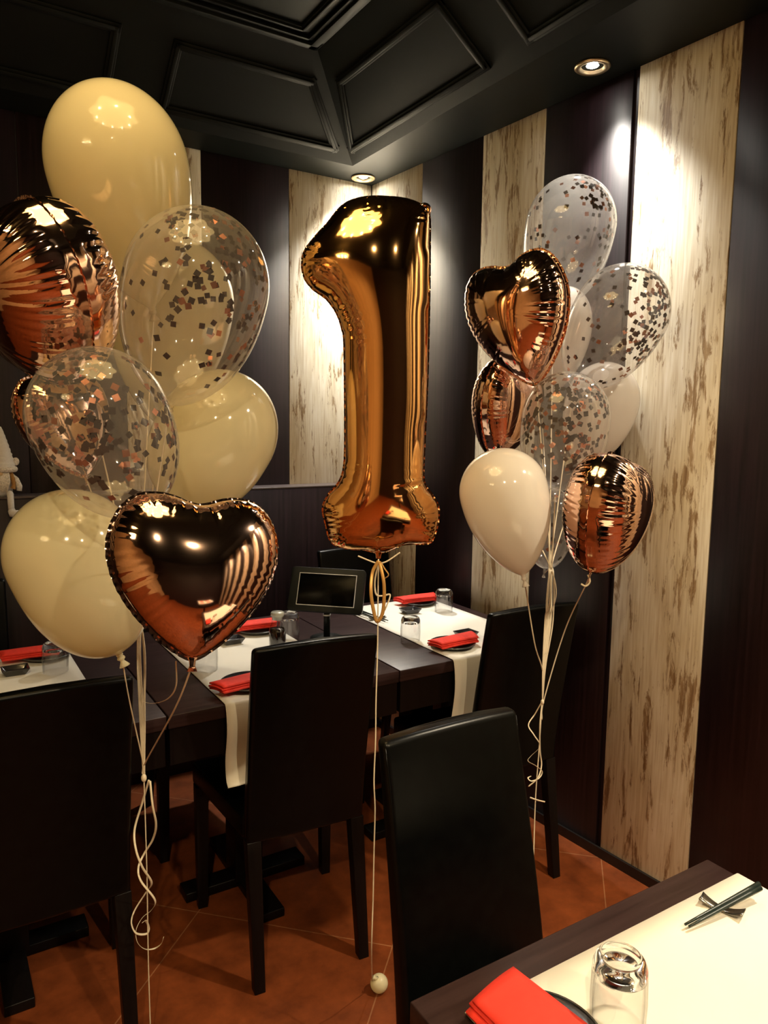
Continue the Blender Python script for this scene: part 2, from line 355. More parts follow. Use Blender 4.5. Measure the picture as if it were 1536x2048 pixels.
# ------------------------------------------------------------------ tables
def table(x0, x1, y0, y1, label, topz=.75, apron=.13, legs=True, group=None):
    t = thing('dining_table', label, 'table', ((x0+x1)/2, (y0+y1)/2, 0), 0, group); hx, hy = (x1-x0)/2, (y1-y0)/2
    MB().box((-hx, -hy, topz-.035), (hx, hy, topz)).build('tabletop', TABLEW, t, bevel=.002, seg=2)
    mb = MB(); q = .004
    mb.box((-hx+q, -hy+q, topz-apron), (hx-q, -hy+.025, topz-.035)); mb.box((-hx+q, hy-.025, topz-apron), (hx-q, hy-q, topz-.035))
    mb.box((-hx+q, -hy+.025, topz-apron), (-hx+.025, hy-.025, topz-.035)); mb.box((hx-.025, -hy+.025, topz-apron), (hx-q, hy-.025, topz-.035))
    mb.build('apron', LEGW, t)
    MB().box((-.045, -.045, .02), (.045, .045, topz-apron+.06)).build('pedestal', LEGW, t, bevel=.003)
    mb = MB(); mb.box((-.20, -.035, 0), (.20, .035, .03)); mb.box((-.035, -.24, 0), (.035, .24, .028)); mb.build('foot', LEGW, t, bevel=.003)
    return t
table(1.157, 1.800, 1.757, 2.520, 'dark brown square table beside the right wall under a white runner')
table(.478, 1.153, 1.757, 2.520, 'dark brown square table in the middle carrying the soy sauce bottle')
table(-.205, .474, 1.757, 2.520, 'dark brown square table at the left edge behind the cream balloon')
table(.484, 1.086, -.05, .701, 'dark brown table in the right foreground with cream runner and chopsticks')
table(.40, 1.086, -1.75, -.95, 'dark brown table behind the camera seen mirrored in the foil heart')

def runner_mesh(name, path, w0, w1, wdir, label, amp=.0012, curl=0):
    # path: list of points along the centre; wdir: width direction; strip from w0 to w1
    pts = path; n = len(pts); m = 14; v = []; wdir = Vector(wdir)
    for i, p in enumerate(pts):
        for j in range(m+1):
            s = w0 + (w1-w0)*j/m; q = Vector(p) + wdir*s
            hang = p[2] < .74
            k = .004*math.sin(j*1.1+1.3*i*.3)*min(1, (.75-p[2])*5) if hang else amp*.5*(1+math.sin(i*.9+j*.5)*math.cos(j*.8))
            nrm = Vector((-wdir.y, wdir.x, 0)) if hang else Vector((0, 0, 1))
            q += nrm*(abs(k) * (1 if not hang else -1) if not hang else k)
            v.append(q)
    f = [(i*(m+1)+j, i*(m+1)+j+1, (i+1)*(m+1)+j+1, (i+1)*(m+1)+j) for i in range(n-1) for j in range(m)]
    o = mobj(name, v, f, CLOTH, None, True); s = o.modifiers.new('s', 'SOLIDIFY'); s.thickness = .0012; s.offset = 0
    return tag(o, label, 'table runner')
def yrunner(x0, x1, yb, yf, zend, label, curl=False, zt=.7525):
    pts = [(0, yb - (yb-yf)*i/24, zt) for i in range(25)]
    e = yf; pts += [(0, e-.004, zt-.0015), (0, e-.0075, zt-.006)]
    nz = 14
    pts += [(0, e-.009 - .006*math.sin(i/nz*6), zt-.006 - (zt-.006-zend)*i/nz) for i in range(1, nz+1)]
    if curl: pts += [(0, e-.014, zend-.008), (0, e-.017, zend-.010), (0, e-.010, zend-.013)]
    o = runner_mesh('table_runner', pts, x0, x1, (1, 0, 0), label); return o
yrunner(1.348, 1.745, 2.47, 1.757, .465, 'white runner across the right dining table, hanging over its front edge')
yrunner(.622, 1.02, 2.47, 1.757, .545, 'cream runner across the middle dining table with curled hanging end', True)
yrunner(-.06, .352, 2.47, 1.757, .545, 'cream runner across the left dining table behind the cream balloon')
pts = [(1.089 - (1.089-.60)*i/24 - .0, 0, .7525) for i in range(25)]
xr = [(.53 + (1.086-.53)*i/30, 0, .7525) for i in range(31)] + [(1.090, 0, .751), (1.0935, 0, .747)] + [(1.094+.004*math.sin(i/3), 0, .747-.2*i/10) for i in range(1, 11)]
runner_mesh('table_runner', xr, .08, .648, (0, 1, 0), 'cream runner on the foreground table, draped over its right edge')
xr2 = [(.46 + (1.086-.46)*i/20, 0, .7525) for i in range(21)]
runner_mesh('table_runner', xr2, -1.70, -1.02, (0, 1, 0), 'cream runner on the table behind the camera mirrored in the foil heart')

# ------------------------------------------------------------------ chairs
def chair(label, loc, rz, lean=.085, width=.335, H=.925, taper=1.0):
    # faces +Y locally, backrest at y=0, seat in front
    t = thing('dining_chair', label, 'chair', loc, rz, 'black leather dining chairs'); hw = width/2
    mb = MB(); n = 14; th = .042; v = []
    for i in range(n+1):
        s = i/n; z = .385 + (H-.385)*s; yb = -lean*(max(0, s-.05)**1.25); ww = hw*(1-(1-taper)*s)*(.985+.015*s); tk = th*(1-.28*s)
        for (x_, y_) in ((-ww, yb), (-ww*.5, yb-.0035), (0, yb-.005), (ww*.5, yb-.0035), (ww, yb), (ww, yb+tk), (ww*.5, yb+tk+.002), (0, yb+tk+.003), (-ww*.5, yb+tk+.002), (-ww, yb+tk)):
            arch = (1-(x_/hw)**2)*.006*(s > .97); v.append((x_, y_, z + arch))
    f = [(i*10+j, i*10+(j+1) % 10, (i+1)*10+(j+1) % 10, (i+1)*10+j) for i in range(n) for j in range(10)]
    f += [tuple(range(9, -1, -1)), tuple(n*10+j for j in range(10))]
    mb.add(v, f); bk = mb.build('backrest', LEATHER, t, bevel=.011, seg=5)
    for sx in (-1, 1):
        mb = MB(); mb.tube([(sx*(hw-.016), -lean*(max(0, s-.05)**1.25)+.0405*(1-.28*s), .39+(H-.40)*s) for s in [k/16 for k in range(17)]], .0012, 6)
        mb.build('seam', LEATHER, bk, True)
    fw_ = hw + .052
    mb = MB(); mb.add([(x_, y_, z_) for z_ in (.385, .455) for x_, y_ in ((-hw, .030), (hw, .030), (fw_, .40), (-fw_, .40))], [(3,2,1,0), (4,5,6,7), (0,1,5,4), (1,2,6,5), (2,3,7,6), (3,0,4,7)])
    mb.build('seat', LEATHER, t, bevel=.012, seg=4)
    for sx in (-1, 1):
        for (y0, dy, hx) in ((.02, -.055, hw), (.37, 0, fw_)):
            a = .019; c = .0145; v = []
            for (z, r, yy_, xx_) in ((0, c, y0+dy, sx*(hx-.019)), (.39, a, y0, sx*(hx-.021))):
                v += [(xx_-r, yy_-r, z), (xx_+r, yy_-r, z), (xx_+r, yy_+r, z), (xx_-r, yy_+r, z)]
            MB().add(v, [(3,2,1,0), (4,5,6,7), (0,1,5,4), (1,2,6,5), (2,3,7,6), (3,0,4,7)]).build('leg', LEGW, t, bevel=.002)
    return t
chair('black leather dining chair in front of the middle table, left of the foil number string', (.822, 1.685, 0), math.radians(-5))
chair('black leather dining chair at the right table beside the striped wall', (1.545, 1.675, 0), math.radians(-3), width=.34)
chair('black leather dining chair at the left edge, nearest the left balloon strings', (.190, 1.655, 0), math.radians(0), width=.34)
chair('black leather dining chair in the foreground tucked behind the near table', (.797, .965, 0), math.radians(180), lean=.098, width=.328, taper=.92)
chair('black leather dining chair beyond the right table, behind the tablet', (1.585, 2.735, 0), math.radians(180), width=.35)
chair('black leather dining chair beyond the middle table, behind the bottom foil heart', (.82, 2.735, 0), math.radians(180))
chair('black leather dining chair beyond the left table, its top just seen below the gnome', (.05, 2.735, 0), math.radians(180))

# ------------------------------------------------------------------ tableware
def mk_glass():
    t = thing('drinking_glass', '', 'glass')
    R = .034
    MB().lathe([(R, 0), (R+.0008, .002), (R+.002, .03), (R+.001, .058)], 48).build('glass_wall', GLASS, t, True)
    MB().lathe([(R-.002, 0), (R-.001, .03), (R-.0025, .058)], 48).build('inner_wall', GLASS, t, True)
    MB().lathe([(.0001, .061), (R-.010, .061), (R-.005, .058), (R-.0025, .0575), (R+.001, .058), (R+.0002, .066), (R-.003, .073), (R-.007, .0765), (R-.010, .0765), (R-.013, .073), (R-.018, .0705), (.0001, .070)][::-1], 48).build('thick_base', THICK, t, True)
    return t
def mk_plate():
    t = thing('round_plate', '', 'plate'); R = .074
    MB().lathe([(.0001, .003), (.045, .003), (.050, 0), (.053, .001), (R-.004, .009), (R, .012), (R-.002, .0135), (.054, .006), (.048, .005), (.0001, .005)], 48).build('plate_body', BLKC, t, True)
    MB().lathe([(R+.0004, .0118), (R+.0004, .0135), (R-.0025, .0138)], 48).build('plate_rim', GREYC, t, True); return t
def mk_dish():
    t = thing('soy_dish', '', 'dish'); v = []
    for (a, b, z) in ((.026, .019, 0), (.036, .028, .018), (.033, .025, .0185), (.024, .017, .006)):
        v += [(-a, -b, z), (a, -b, z), (a, b, z), (-a, b, z)]
    f = [(3,2,1,0), (12,13,14,15)] + [(i*4+j, i*4+(j+1) % 4, (i+1)*4+(j+1) % 4, (i+1)*4+j) for i in range(3) for j in range(4)]
    MB().add(v, f).build('dish_body', BLKC, t, bevel=.0025, seg=3); return t
def mk_napkin():
    t = thing('folded_napkin', '', 'napkin')
    # three soft folded layers, wide fan at one end
    for (L0, L1, W0, W1, z, o) in ((-.085, .085, .030, .034, .0, 0), (-.087, .083, .028, .033, .006, .003), (-.083, .088, .029, .034, .012, .005)):
        v = []; n = 12; q = 8
        for i in range(n+1):
            s = i/n; x = L0 + (L1-L0)*s; ww = W0 + (W1-W0)*s; sk = .010*(2*s-1)
            for j in range(q+1):
                u = -1 + 2*j/q; bulge = .003*(1-u*u) + .004*math.sin(s*3.1)*(1-u*u)
                v.append((x + sk*u + .004*u, ww*u + o, z + bulge))
        f = [(i*(q+1)+j, i*(q+1)+j+1, (i+1)*(q+1)+j+1, (i+1)*(q+1)+j) for i in range(n) for j in range(q)]
        ob = mobj('fold_layer', v, f, REDN, t, True); s = ob.modifiers.new('s', 'SOLIDIFY'); s.thickness = .0045; s.offset = 1
    return t
def glass_at(x, y, lb, s=1.0, z=.7547, hz_=1): o = place('glass', mk_glass, lb, 'glass', (x, y, z), 0, 'upturned drinking glasses'); o.scale = (s*.93, s*.93, s*1.06*hz_); return o
def plate_at(x, y, lb, s=1.0): o = place('plate', mk_plate, lb, 'plate', (x, y, .7547), 0, 'round black plates'); o.scale = (s, s, s); return o
def dish_at(x, y, rz, lb): return place('dish', mk_dish, lb, 'dish', (x, y, .7547), rz, 'rectangular soy dishes')
def napkin_at(x, y, rz, lb, z=.7720, s=1.0): o = place('napkin', mk_napkin, lb, 'napkin', (x, y, z), rz, 'folded red napkins'); o.scale = (s, s, s); return o
plate_at(1.43, 1.865, 'round black plate at the front edge of the white runner, right table')
napkin_at(1.43, 1.850, math.radians(4), 'folded red napkin on the front plate of the white runner beside the right chair')
dish_at(1.535, 1.930, math.radians(2), 'black square soy dish behind the front napkin on the white runner')
glass_at(1.345, 1.985, 'upturned glass in the middle of the white runner, in front of the chopsticks')
glass_at(1.670, 2.240, 'upturned glass at the far right corner of the white runner', 1.05)
dish_at(1.545, 2.285, math.radians(0), 'black square soy dish before the far napkin on the white runner')
plate_at(1.655, 2.390, 'round black plate at the far end of the white runner', .92)
napkin_at(1.652, 2.395, math.radians(-3), 'folded red napkin at the far end of the white runner behind a glass', .7705)
plate_at(.725, 1.850, 'round black plate at the front edge of the middle runner, left of the middle chair', 1.05)
napkin_at(.705, 1.825, math.radians(8), 'folded red napkin on the front plate of the middle runner')
dish_at(.835, 1.91, 0, 'black soy dish half hidden by the middle chair back')
glass_at(.665, 2.035, 'upturned glass on the middle runner near its left edge', 1.05)
dish_at(.822, 2.245, math.radians(4), 'black square soy dish in front of the far napkin on the middle runner')
plate_at(.945, 2.335, 'round black plate at the far end of the middle runner')
napkin_at(.935, 2.34, math.radians(-2), 'folded red napkin at the far end of the middle runner beside the soy bottle')
glass_at(1.005, 2.205, 'upturned glass standing just behind the soy sauce bottle', 1.08)
napkin_at(.245, 2.375, math.radians(-3), 'folded red napkin at the left edge beneath the large cream balloon')
plate_at(.285, 2.38, 'round black plate under the red napkin at the left edge')
dish_at(.190, 2.262, math.radians(0), 'olive black soy dish at the far left edge of the photo')
glass_at(.290, 2.225, 'upturned glass in front of the red napkin at the left edge', 1.05)
# foreground setting
plate_at(T(1080, 2094, .757).x, T(1080, 2094, .757).y, 'dark round plate with pale rim at the bottom edge of the foreground table', 1.02)
NP = T(1234, 2050, .753); g = glass_at(NP.x, NP.y, 'large upturned glass on the foreground runner, right of the plate', 1.0, hz_=1.1)
NP = T(1074, 2072, .775); o = napkin_at(NP.x, NP.y, math.radians(-86), 'folded red napkin across the foreground plate', .7735, .95); o.scale = (.95, 1.4, 1.0)
for (nx, ny, wh) in ((.62, -1.15, 'far left'), (.9, -1.15, 'far right'), (.62, -1.5, 'near left'), (.9, -1.5, 'near right')):
    napkin_at(nx, ny, .3, wh + ' red napkin on the table behind the camera, mirrored in the foil heart', .7575)
def rest_at(x, y, rz, lb, s=1.0):
    def mk():
        t = thing('chopstick_rest', '', 'chopstick rest'); v = []; n = 16
        for i in range(n+1):
            u = -1+2*i/n; x_ = u*.032; zc = .002+.009*u*u; wd_ = .006+.005*abs(u); 
            for (yy_, dz) in ((-wd_, .0), (wd_, .0), (wd_, .003), (0, .0015), (-wd_, .003)): v.append((x_, yy_, zc+dz))
        f = [(i*5+j, i*5+(j+1) % 5, (i+1)*5+(j+1) % 5, (i+1)*5+j) for i in range(n) for j in range(5)] + [(4,3,2,1,0), tuple(n*5+j for j in range(5))]
        MB().add(v, f).build('rest_body', METAL, t, True); return t
    o = place('rest', mk, lb, 'chopstick rest', (x, y, .7520), rz, 'pewter chopstick rests'); o.scale = (s,)*3; return o
def stick(a, b, lb):
    a, b = Vector(a), Vector(b); o = MB().tube([a + (b-a)*k/6 for k in range(7)], [.0018+.0024*k/6 for k in range(7)], 8).build('chopstick', STICK, None, True)
    org = a.copy()
    for vv in o.data.vertices: vv.co -= org
    o.location = org; tag(o, lb, 'chopstick', 'black chopsticks'); return o
rest_at(.980, .604, math.radians(-72), 'curved pewter chopstick rest on the foreground runner', .95)
stick(T(1370, 1849, .762), T(1518, 1768, .777), 'black chopstick on the foreground rest, the one nearer the wall')
stick(T(1378, 1853, .762), T(1521, 1776, .775), 'black chopstick on the foreground rest, the one nearer the camera')
rest_at(1.385, 2.262, math.radians(-15), 'small chopstick rest on the white runner under the gold ribbon')
stick(T(770, 1243, .762), T(712, 1222, .766), 'black chopstick on the white runner, front one of the pair')
stick(T(776, 1241, .762), T(720, 1221, .766), 'black chopstick on the white runner, rear one of the pair')

# soy bottle
t = thing('soy_sauce_bottle', 'glass soy sauce bottle with pale stopper on the middle runner', 'bottle', (.912, 2.085, .7547))
MB().lathe([(.0001, .002), (.023, .002), (.0245, .006), (.0245, .066), (.021, .076), (.0001, .076)], 32).build('soy_sauce', SOY, t, True)
MB().lathe([(.0001, 0), (.024, 0), (.0265, .004), (.0265, .068), (.022, .084), (.0175, .096), (.017, .112), (.020, .114)], 36).build('bottle_glass', GLASS, t, True)
MB().lathe([(.0001, .104), (.016, .104), (.017, .114), (.021, .116), (.021, .126), (.018, .129), (.0001, .129)], 32).build('stopper', plain('frosted_stopper', (.42, .42, .36), .2, .1, 30, coat=.5), t, True)

# tablet on its stand
c = P(654, 1181, 2.47); dvec = (CP - c).normalized()
base = T(655, 1277, .75)
t = thing('tablet_stand', 'black tablet on a pole stand between the two runners', 'tablet', (c.x+.0, c.y, .75))
MB().lathe([(.0001, 0), (.055, 0), (.056, .004), (.02, .008), (.0001, .009)], 36).build('stand_base', BLKP, t, True)
hz = c.z - .75
MB().lathe([(.011, .006), (.011, hz-.03)], 16, cap=True).build('pole', BLKP, t, True)
MB().lathe([(.013, hz-.085), (.013, hz-.080)], 16, cap=True).build('pole_collar', RIM, t, True)
yw = math.atan2(dvec.x, -dvec.y)
mx = Matrix.Translation((0, 0, hz)) @ Matrix.Rotation(yw + math.radians(-12), 4, 'Z') @ Matrix.Rotation(math.radians(-26), 4, 'X') @ Matrix.Rotation(math.radians(1), 4, 'Y')
def rrect(w_, h_, r, n=6):
    out = []
    for (sx, sz, a0) in ((1, 1, 0), (-1, 1, 90), (-1, -1, 180), (1, -1, 270)):
        for k in range(n+1): an = math.radians(a0 + 90*k/n); out.append((sx*(w_/2-r)+r*math.cos(an), sz*(h_/2-r)+r*math.sin(an)))
    return out
def plate3(name, w_, h_, r, y0, y1, m, par, mx=mx):
    o = rrect(w_, h_, r); n = len(o); mb = MB(); mb.add([mx @ Vector((x_, yv, z_)) for yv in (y0, y1) for (x_, z_) in o], [tuple(range(n)), tuple(range(2*n-1, n-1, -1))] + [(j, n+j, n+(j+1) % n, (j+1) % n) for j in range(n)])
    return mb.build(name, m, par, bevel=.0015, seg=2)
ws = .252
cs_ = plate3('tablet_case', ws, .150, .012, -.008, .010, BLKP, t)
plate3('screen_rim', .196, .1105, .001, -.0088, -.006, RIM, t); plate3('screen', .1915, .106, .001, -.0092, -.006, SCREEN, t)

# ------------------------------------------------------------------ gnome on the ledge
gp = P(2, 993, 1); d = (gp-CP); s_ = (2.985)/d.y; G = CP + d*s_; gz = 1.190
t = thing('gnome_figure', 'white plush gnome with tall pointed hat sitting on the ledge', 'figurine', (G.x, 3.00, gz))
fx = .0
MB().lathe([(.0001, 0), (.045, .0), (.055, .02), (.052, .06), (.036, .10), (.0001, .115)], 28).build('body', WHITEF, t, True)
hat = []
for i in range(26):
    s = i/25; hat.append((.060*(1-s)**.85*(1+.06*math.sin(i*2.3)) + .004, .105 + .165*s))
hat.append((.0001, .272))
MB().lathe(hat, 28, Matrix.Translation((.012, -.005, 0))).build('hat', WHITEF, t, True)
MB().lathe([(.058+.011*math.cos(a_), .105+.011*math.sin(a_)) for a_ in [2*math.pi*k/10 for k in range(11)]], 28, Matrix.Translation((.012, -.005, 0))).build('hat_band', FUR, t, True)
mb = MB(); 
for k in range(26):
    a_ = random.uniform(-.9, .9); mb.tube([(math.sin(a_)*.04, -.045-.008*math.cos(a_), .095), (math.sin(a_)*.045, -.062, .06), (math.sin(a_)*.03, -.058, .015+.02*random.random())], [.008, .007, .002], 6)
mb.build('beard', FUR, t, True)
MB().ball(Vector((0, -.055, .092)), .013, 10).build('nose', SKIN, t, True)
for sx in (-1, 1):
    MB().tube(spline([(sx*.042, -.03, .098), (sx*.052, -.04, .07), (sx*.056, -.045, .045), (sx*.052, -.045, .03)], 5), [.010, .010, .011, .010, .009, .011, .010, .009, .011, .010, .009, .010, .009, .011, .012, .012][:16], 8).build('braid', HAIR, t, True)
    MB().tube([(sx*.045, 0, .08), (sx*.07, -.02, .06), (sx*.082, -.03, .035), (sx*.080, -.03, .02)], [.014, .015, .014, .012], 10).build('arm', FUR, t, True)
    MB().ball(Vector((sx*.072, -.015, .135)), .016, 8, (1, .7, 1)).build('bow', FUR, t, True)
    lg = MB().tube([(sx*.035, -.04, .012), (sx*.037, -.066, .010), (sx*.037, -.074, -.02), (sx*.038, -.076, -.055)], [.015, .015, .015, .014], 10).build('leg', WHITEF, t, True)
    MB().tube([(sx*.038, -.074, -.052), (sx*.041, -.080, -.062), (sx*.055, -.092, -.066), (sx*.078, -.100, -.058)], [.017, .019, .015, .009], 10).build('boot', WHITEF, lg, True)

t.scale = (.74, .74, .92)

# ------------------------------------------------------------------ balloons
def frame(px, py, D, roll=0, yaw=0, pitch=0):
    c = P(px, py, D); b = (CP - c).normalized(); r = UP.cross(b).normalized(); u = b.cross(r)
    m = Matrix((r, -b, u)).transposed().to_4x4(); m.translation = c      # local x right, local -y towards camera, z up
    return m @ Matrix.Rotation(math.radians(roll), 4, 'Y') @ Matrix.Rotation(math.radians(yaw), 4, 'Z') @ Matrix.Rotation(math.radians(pitch), 4, 'X')
def latex_profile(L, pw=.78, q=2.1, n=44, neck=.055):
    pr = [(math.sin(math.pi/2*i/22), math.cos(math.pi/2*i/22)) for i in range(23)]
    for i in range(1, n+1):
        s = i/n; r = max((1-s**q), 0)**pw
        # smooth run into a narrow neck
        pr.append((math.hypot(r, neck*s*s), -L*s))
    pr += [(neck*1.0, -L-.03), (neck*.75, -L-.055)]
    return pr
def latex(label, px, py, R, neck, D, m, kind='latex_balloon', pw=.78, q=2.1, pitch=0, conf=None, group=None, top=None):
    # px,py centre of the widest circle, R in photo pixels, neck = pixel where it is tied
    dx, dy = neck[0]-px, neck[1]-py; roll = math.degrees(math.atan2(-dx, dy)); Lp = math.hypot(dx, dy)
    sc = R*D/F; L = Lp/R/math.cos(math.radians(pitch)); Z = top or 1.0
    t = thing(kind, label, 'balloon', mx=frame(px, py, D, roll, 0, pitch), group=group)
    pr = [(r*sc, (z*Z if z > 0 else z)*sc) for r, z in latex_profile(L, pw, q)]
    MB().lathe(pr, 72).build('balloon_skin', m, t, True)
    zb = -L*sc - .055*sc
    nr = .055*sc
    MB().lathe([(nr*.7, zb+.002), (nr*1.1, zb-.001), (nr*1.2, zb-.005), (nr*.7, zb-.008), (nr*.6, zb-.010), (nr*1.3, zb-.018), (nr*1.6, zb-.022), (nr*1.4, zb-.023), (nr*.4, zb-.014)], 20).build('tied_neck', m, t, True)
    if conf:
        cnt, dirs, size = conf; v = []; f = []; mi = []; prof = pr
        k = 0; tries = 0
        while k < cnt and tries < 20000:
            tries += 1
            q_ = random.randrange(1, len(prof)-8); r0, z0 = prof[q_]
            if random.random() > r0/sc + .1: continue
            an = random.uniform(0, 2*math.pi); p = Vector((r0*math.cos(an), r0*math.sin(an), z0)); dn = p.normalized()
            wgt = max(math.exp(-((dn - Vector(dd).normalized()).length/sg)**2) for dd, sg in dirs)
            if random.random() > wgt + .05: continue
            r1, z1 = prof[q_+1]; tg = Vector(((r1-r0)*math.cos(an), (r1-r0)*math.sin(an), z1-z0)).normalized()
            e1 = Vector((-math.sin(an), math.cos(an), 0)); nn = e1.cross(tg); p2 = p - (nn if nn.dot(p) > 0 else -nn)*.0008
            rt = random.uniform(0, 6.28); a_ = e1*math.cos(rt)+tg*math.sin(rt); b_ = nn.cross(a_); h = size*.5*random.uniform(.85, 1.1)
            til = nn*random.uniform(-.2, .2)*h
            n0 = len(v); v += [p2-a_*h-b_*h+til, p2+a_*h-b_*h, p2+a_*h+b_*h-til, p2-a_*h+b_*h]; f.append((n0, n0+1, n0+2, n0+3)); mi.append(0 if random.random() < .3 else 1); k += 1
        co_ = mobj('confetti', v, f, None, t, False, [CONF, CONFD], mi); co_['kind'] = 'stuff'
    t['_zb'] = zb; nk = t.matrix_world @ Vector((0, 0, zb-.010)); del t['_zb']
    t['_']=0; del t['_']
    return t, nk

def poisson(poly, n=150):
    P_ = np.array(poly); mn = P_.min(0); mx_ = P_.max(0); h = (mx_-mn).max()/n; mn = mn-2*h; nx, ny = [int(math.ceil(v)) for v in ((mx_+2*h-mn)/h)]
    X, Y = np.meshgrid(mn[0]+h*np.arange(nx+1), mn[1]+h*np.arange(ny+1), indexing='ij')
    ins = np.zeros(X.shape, bool); j = len(P_)-1
    for i in range(len(P_)):
        xi, yi = P_[i]; xj, yj = P_[j]; c_ = ((yi > Y) != (yj > Y)) & (X < (xj-xi)*(Y-yi)/(yj-yi+1e-12)+xi); ins ^= c_; j = i
    U = np.zeros(X.shape)
    for it in range(3500):
        N = np.zeros_like(U); N[1:-1, 1:-1] = .25*(U[2:, 1:-1]+U[:-2, 1:-1]+U[1:-1, 2:]+U[1:-1, :-2]+1); U = np.where(ins, N, 0)
    U = U/U.max()
    def samp(p):
        g_ = (p-mn)/h; i0 = np.clip(np.floor(g_).astype(int), 0, [nx-1, ny-1]); fr = g_-i0
        a, b = i0[:, 0], i0[:, 1]; fx, fy = fr[:, 0], fr[:, 1]
        return U[a, b]*(1-fx)*(1-fy)+U[a+1, b]*fx*(1-fy)+U[a, b+1]*(1-fx)*fy+U[a+1, b+1]*fx*fy
    return samp
def near_boundary(p, poly):
    A = np.array(poly); B = np.roll(A, -1, 0); sg = np.linalg.norm(B-A, axis=1); cum = np.concatenate([[0], np.cumsum(sg)[:-1]])
    D_ = np.full(len(p), 1e9); Sx = np.zeros(len(p))
    for a, b, c0, l in zip(A, B, cum, sg):
        t_ = np.clip(((p-a)@(b-a))/(l*l+1e-12), 0, 1); q = a+t_[:, None]*(b-a); dd = np.linalg.norm(p-q, axis=1); mk = dd < D_
        D_[mk] = dd[mk]; Sx[mk] = c0+t_[mk]*l
    return D_, Sx, sg.sum()
def foil_surface(grid, poly, T_, pleat_n, pleat_amp, pleat_len, closed, seed=1, wt=None, power=.5):
    """grid (rows, cols, 2) points inside the outline; returns verts for front and back and faces"""
    R_, Cc, _ = grid.shape; p = grid.reshape(-1, 2); U = np.clip(poisson(poly)(p), 0, 1); h = T_*U**power
    D_, Sx, per = near_boundary(p, poly); rg = np.random.default_rng(seed); v = []; f = []
    # smooth start at the very rim
    h = h*np.clip(D_/.0015, 0, 1)
    for side in (-1, 1):
        K = pleat_n; jit = rg.uniform(-.35, .35, K); am = rg.uniform(.35, 1, K)*pleat_amp; ln = rg.uniform(.5, 1.3, K)*pleat_len; dh = np.zeros(len(p))
        for k in range(K):
            s0 = (k+.5+jit[k])/K*per; ds = np.abs(Sx-s0); ds = np.minimum(ds, per-ds); wk = wt(s0/per) if wt else 1
            wd_ = per/K*.20
            dh += -am[k]*wk*np.exp(-(ds/wd_)**2)*np.exp(-(D_/ln[k])**2) + am[k]*wk*.5*np.exp(-((ds-per/K*.35)/wd_)**2)*np.exp(-(D_/ln[k])**2)
        hh = h + dh*np.clip(D_/.004, 0, 1)*np.clip(U*12, 0, 1)
        hh = np.maximum(hh, 0)
        base_ = len(v); v += [(a[0], side*q, a[1]) for a, q in zip(p, hh)]
        for i in range(R_-1):
            for j in range(Cc if closed else Cc-1):
                q = (base_+i*Cc+j, base_+i*Cc+(j+1) % Cc, base_+(i+1)*Cc+(j+1) % Cc, base_+(i+1)*Cc+j); f.append(q if side > 0 else q[::-1])
    return v, f
def seam_flange(poly, wdt, seed=3, n=420):
    A = np.array(poly); B = np.roll(A, -1, 0); sg = np.linalg.norm(B-A, axis=1); cum = np.concatenate([[0], np.cumsum(sg)]); per = cum[-1]
    s = np.linspace(0, per, n, endpoint=False); X = np.interp(s, cum, np.append(A[:, 0], A[0, 0])); Y = np.interp(s, cum, np.append(A[:, 1], A[0, 1])); Q = np.stack([X, Y], 1)
    Tn = np.roll(Q, -3, 0)-np.roll(Q, 3, 0); Tn /= np.linalg.norm(Tn, axis=1)[:, None]+1e-9; Nn = np.stack([Tn[:, 1], -Tn[:, 0]], 1)
    ar = .5*np.sum(A[:, 0]*B[:, 1]-B[:, 0]*A[:, 1]); Nn = Nn if ar > 0 else -Nn
    rg = np.random.default_rng(seed); v = []; ph = rg.uniform(0, 6.28)
    wob = np.sin(s*420+ph)*.6+np.sin(s*230)*.5
    for k, (w_, am) in enumerate(((-.004, 0), (wdt*.5, .0005), (wdt, .0009))):
        for i in range(n): q = Q[i]+Nn[i]*w_*(1+.09*wob[i]*(k > 0)); v.append((q[0], am*wob[i], q[1]))
    f = [(k*n+i, k*n+(i+1) % n, (k+1)*n+(i+1) % n, (k+1)*n+i) for k in range(2) for i in range(n)]
    return v, f
def heart_outline(wd_, ht, n=200):
    h = [(0, .885), (.12, .91), (.30, .975), (.50, 1.0), (.72, .95), (.90, .76), (1.0, .45), (.98, .14), (.86, -.18), (.66, -.48), (.40, -.76), (.18, -.93), (.05, -1.0)]
    h = h + [(-x_, y_) for x_, y_ in h[:0:-1]]
    q = [Vector((*p, 0)) for p in h]; A = np.array([(p.x, p.y) for p in spline(q + [q[0]], max(2, n//len(q)))[:-1]])[::-1]
    A[:, 0] *= wd_/(A[:, 0].max()-A[:, 0].min()); A[:, 1] -= (A[:, 1].max()+A[:, 1].min())/2; A[:, 1] *= ht/(A[:, 1].max()-A[:, 1].min())
    return A
heart_cache = {}
